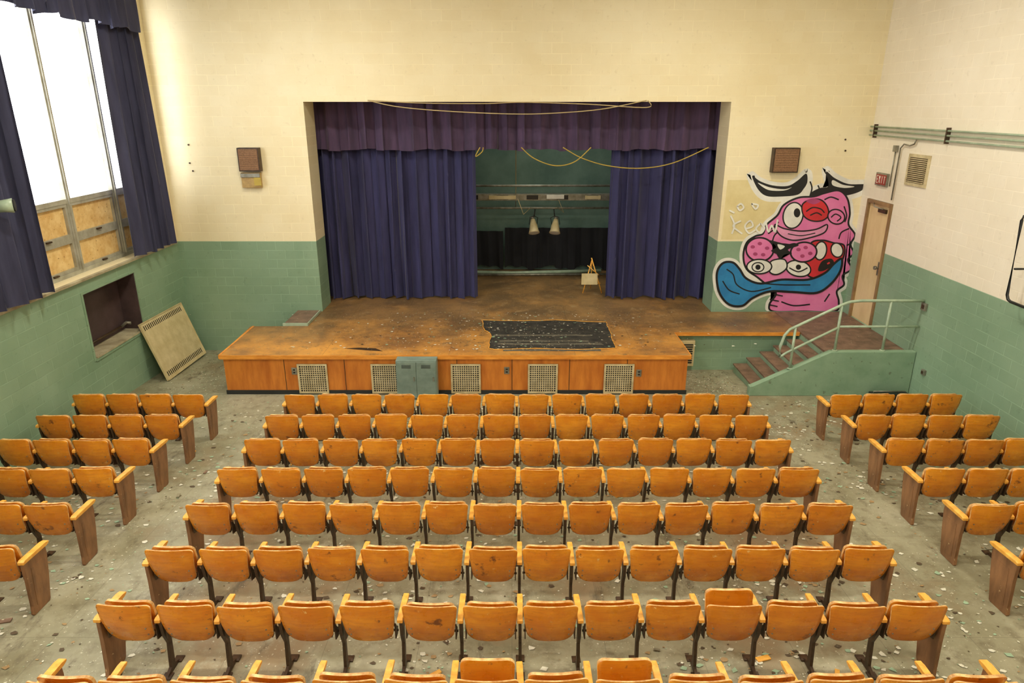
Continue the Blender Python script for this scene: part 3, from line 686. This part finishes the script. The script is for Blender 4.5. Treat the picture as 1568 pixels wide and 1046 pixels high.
# red angry lid over the second eye
shape([(1228, 314), (1240, 306), (1256, 306), (1266, 316), (1268, 330), (1258, 338), (1242, 338), (1230, 330)], GRED)
stroke([(1234, 324), (1244, 318), (1256, 320), (1262, 326)], 2, GBLK, False); stroke([(1240, 330), (1250, 326), (1258, 330)], 2, GBLK, False); fill([(1234, 308), (1246, 304), (1256, 308), (1246, 313)], DPINK)
fill(ell(1220, 326, 5, 7), GBLK)
shape(ell(1280, 332, 13, 11, .3), PINK); stroke([(1272, 333), (1279, 328), (1287, 333), (1281, 339)], 2, GBLK, False)
# mouth / teeth
shape([(1240, 374), (1258, 368), (1276, 372), (1292, 376), (1290, 396), (1276, 410), (1256, 424), (1240, 424), (1232, 410)], GRED, 2.6)
shape(ell(1256, 384, 9, 14, .2), GWHT); shape(ell(1281, 383, 9, 11, -.3), GWHT); fill([(1258, 400), (1272, 396), (1276, 404), (1262, 414), (1252, 414)], GBLK); stroke([(1266, 404), (1270, 402)], 2.4, GRED, False)
shape(ell(1222, 411, 19, 12, .2), GWHT); stroke([(1208, 410), (1222, 416), (1236, 410)], 2, GBLK, False); fill(ell(1222, 409, 4, 4), GBLK)
shape(ell(1163, 382, 21, 18), PINK, 2.6); shape(ell(1230, 386, 20, 15, -.1), PINK, 2.6)
for (x, y) in ((1152, 378), (1163, 373), (1174, 380), (1168, 390), (1156, 389), (1222, 382), (1233, 379), (1240, 388), (1228, 392)): fill(ell(x, y, 3.4, 2.6), DPINK)
fill([(1178, 368), (1192, 371), (1204, 374), (1216, 372), (1222, 376), (1206, 382), (1212, 388), (1200, 390), (1194, 398), (1190, 390), (1180, 384), (1188, 378)], GBLK)
fill([(1190, 374), (1201, 377), (1194, 382)], GWHT)
shape([(1180, 400), (1200, 397), (1204, 410), (1190, 420), (1178, 416)], GWHT)
shape(ell(1162, 408, 19, 11), GWHT); fill(ell(1160, 409, 4, 4), GBLK); stroke(ell(1160, 409, 9, 7), 1.8, GBLK)
shape(tongue, BLUE, 3.4)
stroke([(1112, 412), (1122, 420), (1128, 436), (1150, 446), (1180, 440)], 2, GBLK, False); stroke([(1106, 430), (1116, 444), (1132, 450)], 2, GBLK, False)
stroke([(1170, 434), (1200, 436), (1240, 436)], 2, GBLK, False)
# hatch strokes on chin
for x, y in ((1184, 458), (1182, 466), (1190, 450)): stroke([(x - 6, y), (x + 8, y + 3)], 1.8, GBLK, False)
# white tag writing
for L in ([(1118, 330), (1124, 344), (1120, 358)], [(1134, 338), (1122, 346), (1136, 358)], [(1142, 350), (1152, 346), (1148, 338), (1140, 346), (1146, 357), (1156, 352)], [(1164, 342), (1157, 350), (1164, 357), (1170, 349), (1164, 342)], [(1172, 340), (1176, 355), (1181, 345), (1186, 355), (1190, 336)], [(1128, 316), (1134, 312), (1138, 318), (1132, 322), (1128, 316)], [(1150, 312), (1160, 314), (1156, 320), (1150, 312)], [(1116, 322), (1124, 326)]): stroke(L, 2.6, GWHT, False)
G.obj('graffiti_mural')

# ------------------------------------------------------------------ chairs
SP = .5345; HW = SP / 2
def chair_mesh(name, left_end=False, right_end=False, seat='up', rs=0):
    rnd = random.Random(rs); b = builder()
    h = .43; z0 = .385; tl = .11
    def fb(x, t, off): return Vector((x, .02 - tl * (t / h) ** 1.1 + .75 * x * x - .03 * math.sin(math.pi * t / h) + off, z0 + t * .985 + .012 * (1 - (x / .24) ** 2) * (t / h)))
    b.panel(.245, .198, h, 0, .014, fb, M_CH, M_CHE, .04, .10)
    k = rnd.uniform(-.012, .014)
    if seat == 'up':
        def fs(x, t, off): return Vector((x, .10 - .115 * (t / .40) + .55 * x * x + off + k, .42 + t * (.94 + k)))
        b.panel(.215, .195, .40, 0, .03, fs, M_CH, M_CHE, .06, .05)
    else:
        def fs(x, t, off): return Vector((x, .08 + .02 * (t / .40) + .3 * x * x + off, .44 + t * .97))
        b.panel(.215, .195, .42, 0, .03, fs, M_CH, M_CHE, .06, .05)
    # pivot bar and brackets
    b.tube([(-.235, .12, .42), (.235, .12, .42)], .011, M_IRON, 8)
    for s in (-1, 1):
        b.prism([(.03, .40), (.13, .38), (.15, .44), (.08, .5), (.035, .56), (.02, .56)], s * .222 - .005, s * .222 + .005, M_IRON)
        b.box(s * .17 - .012, s * .17 + .012, .055, .1, .40, .425, M_IRON)
        for zz in (.09, .17):   # bolt heads on the rear of the back
            p = fb(s * .165, zz, 0); b.tube([p + Vector((0, .002, 0)), p + Vector((0, -.006, 0))], .007, M_STEEL, 8)
    def standard(x):
        # curved cast-iron leg with foot, and a wooden arm cap
        b.prism([(-.02, .0), (.0, .018), (.085, .05), (.1, .3), (.045, .42), (.02, .56), (.035, .6), (.30, .6), (.28, .575), (.17, .55), (.13, .44), (.15, .3), (.15, .05), (.22, .018), (.26, .0)], x - .014, x + .014, M_IRON)
        b.box(x - .04, x + .04, -.03, .06, 0, .014, M_IRON); b.box(x - .04, x + .04, .2, .28, 0, .014, M_IRON)
        b.prism([(-.02, .602), (.30, .602), (.345, .612), (.36, .625), (.35, .638), (.30, .642), (.0, .642), (-.02, .63)], x - .026, x + .026, M_ARM, bev=.006)
    def endpanel(x, s):
        b.prism([(-.01, .0), (.23, .0), (.25, .02), (.30, .30), (.335, .52), (.33, .60), (-.02, .60), (-.005, .4), (.0, .1), (-.02, .02)], x - .018, x + .018, M_ENDP, bev=.006)
        b.prism([(-.03, .602), (.33, .602), (.365, .612), (.38, .625), (.37, .638), (.32, .644), (.0, .644), (-.03, .63)], x - .034, x + .034, M_ARM, bev=.007)
        b.prism([(.05, .08), (.17, .08), (.24, .5), (.07, .5)], x + s * .018 - .003, x + s * .018 + .003, M_ENDP)
    if left_end: endpanel(-HW, -1)
    else: standard(-HW)
    if right_end: endpanel(HW, 1)
    return b.mesh(name)
MESH = {}
def chair(x, rowY, le, re, seat='up'):
    v = random.randint(0, 3)
    key = (le, re, seat, v)
    if key not in MESH: MESH[key] = chair_mesh('auditorium_chair_mesh', le, re, seat, v * 17 + 3)
    o = bpy.data.objects.new('auditorium_chair', MESH[key])
    y = rowY + .03
    o.location = (x, y, fz(y)); o.rotation_euler = (-.0493 + random.uniform(-.018, .018), random.uniform(-.008, .008), random.uniform(-.035, .035))
    scene.collection.objects.link(o)
rows = [10.01 - .862 * i for i in range(7)] + [3.98]
HALF = {(6, 10), (7, 6), (7, 8)}
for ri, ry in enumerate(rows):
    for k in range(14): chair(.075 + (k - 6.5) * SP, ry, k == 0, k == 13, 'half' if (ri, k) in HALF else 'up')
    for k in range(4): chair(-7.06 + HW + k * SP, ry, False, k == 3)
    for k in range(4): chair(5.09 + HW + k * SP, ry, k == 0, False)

# ------------------------------------------------------------------ debris
b = builder(); CH = [simple('chip_white', srgb(228, 226, 206), None, 3, .7), simple('chip_green', srgb(160, 188, 156), None, 3, .7), simple('chip_tan', srgb(170, 140, 96), None, 3, .7), simple('chip_dark', srgb(90, 74, 52), None, 3, .7)]
def chip(x, y, zf, s):
    n = random.randint(4, 6); a0 = random.uniform(0, 6); m = b.mi(random.choices(CH, (5, 3, 2, 2))[0]); V = []
    for k in range(n):
        a = a0 + 2 * math.pi * k / n; r = s * random.uniform(.4, 1.2); V.append(b.bm.verts.new((x + r * math.cos(a), y + r * math.sin(a) * .8, zf(y + r * math.sin(a) * .8) + .004 + random.uniform(0, .006))))
    f = b.bm.faces.new(V); f.material_index = m
cl = [(random.uniform(-7.2, 7.4), random.uniform(3.2, 12), random.uniform(.15, .5)) for _ in range(110)]
for _ in range(11000):
    if random.random() < .5: c = random.choice(cl); x, y = random.gauss(c[0], c[2]), random.gauss(c[1], c[2])
    else: x = random.uniform(XL + .1, XR - .1); y = 3 + 9 * random.random() ** .8
    if not (XL + .1 < x < XR - .1 and y < 11.85): continue
    chip(x, y, fz, random.choice((.006, .007, .008, .01, .012, .015, .02, .032, .042)))
for _ in range(700):
    x = random.uniform(-7.2, -5.7); chip(x, random.uniform(11.5, 15), fz, random.choice((.008, .012, .02)))
    x = random.uniform(3.5, 4.5); chip(x, random.uniform(11.5, 13.5), fz, random.choice((.008, .012, .02)))
b.obj('paint_chip_debris')
b = builder()
for _ in range(900):
    chip(random.gauss(.2, 1.8) if random.random() < .8 else random.uniform(-5, 3), random.uniform(12.4, 15.0), lambda y: ZS + .006, random.choice((.008, .01, .014, .02, .034)))
b.obj('stage_chip_debris')
b = builder()
for _ in range(60):
    x = random.uniform(-7, 7.2); y = random.uniform(4.3, 11.8); M = Matrix.Translation((x, y, fz(y) + .006)) @ Matrix.Rotation(random.uniform(0, 6), 4, 'Z')
    s = random.uniform(.02, .07); b.box(-s, s, -s * .4, s * .4, 0, .012, random.choice((M_TREAD, M_CONC, M_ARM)), M)
b.obj('wood_scrap_debris')

# ------------------------------------------------------------------ lights
w = bpy.data.worlds.new('overcast'); scene.world = w; w.use_nodes = True
bg = w.node_tree.nodes['Background']; bg.inputs[0].default_value = (.97, .98, 1, 1); bg.inputs[1].default_value = 6.6
M_DIFF = simple('fill_diffuser', (.9, .9, .85), None, 3, .4)
for (x, y) in ((-3.6, 1), (3.8, 1), (-3.6, 6), (3.8, 6), (-3.6, 11), (3.8, 11)):  # unseen overhead fixtures, added as fill to brighten the hall
    b = builder(); b.box(-.62, .62, -.16, .16, -.09, 0, M_DIFF, bev=.02); b.box(-.64, .64, -.18, .18, -.02, 0, M_CREAMMETAL)
    for s in (-.5, .5): b.tube([(s, 0, 0), (s, 0, .25)], .01, M_STEEL)
    o = b.obj('added_ceiling_fill', (x, y, ZC - .25))
    L = bpy.data.lights.new('room_fill', 'AREA'); L.shape = 'RECTANGLE'; L.size = 1.2; L.size_y = .3; L.energy = 190; L.color = (1, .93, .78)
    lo = bpy.data.objects.new('lamp', L); scene.collection.objects.link(lo); lo.parent = o; lo.location = (0, 0, -.1)
L = bpy.data.lights.new('stage_fill', 'AREA'); L.size = 1.0; L.energy = 70; L.color = (.95, 1, .92)  # unseen fill light added above the stage to lift the backstage
b = builder(); b.box(-.5, .5, -.5, .5, 0, .1, M_CREAMMETAL, bev=.02); b.tube([(0, 0, .1), (0, 0, .19)], .02, M_STEEL); o = b.obj('added_stage_fill', (1.0, 17.3, 7.3))
lo = bpy.data.objects.new('lamp', L); scene.collection.objects.link(lo); lo.parent = o; lo.location = (0, 0, -.02)

# ------------------------------------------------------------------ camera
cam = bpy.data.cameras.new('camera'); cam.lens = 24.0; cam.sensor_width = 36.0; cam.clip_start = .05
co = bpy.data.objects.new('camera', cam); scene.collection.objects.link(co); co.location = (0, 0, CAMZ); co.rotation_euler = (math.radians(71), 0, 0)
scene.camera = co
scene.view_settings.view_transform = 'Standard'
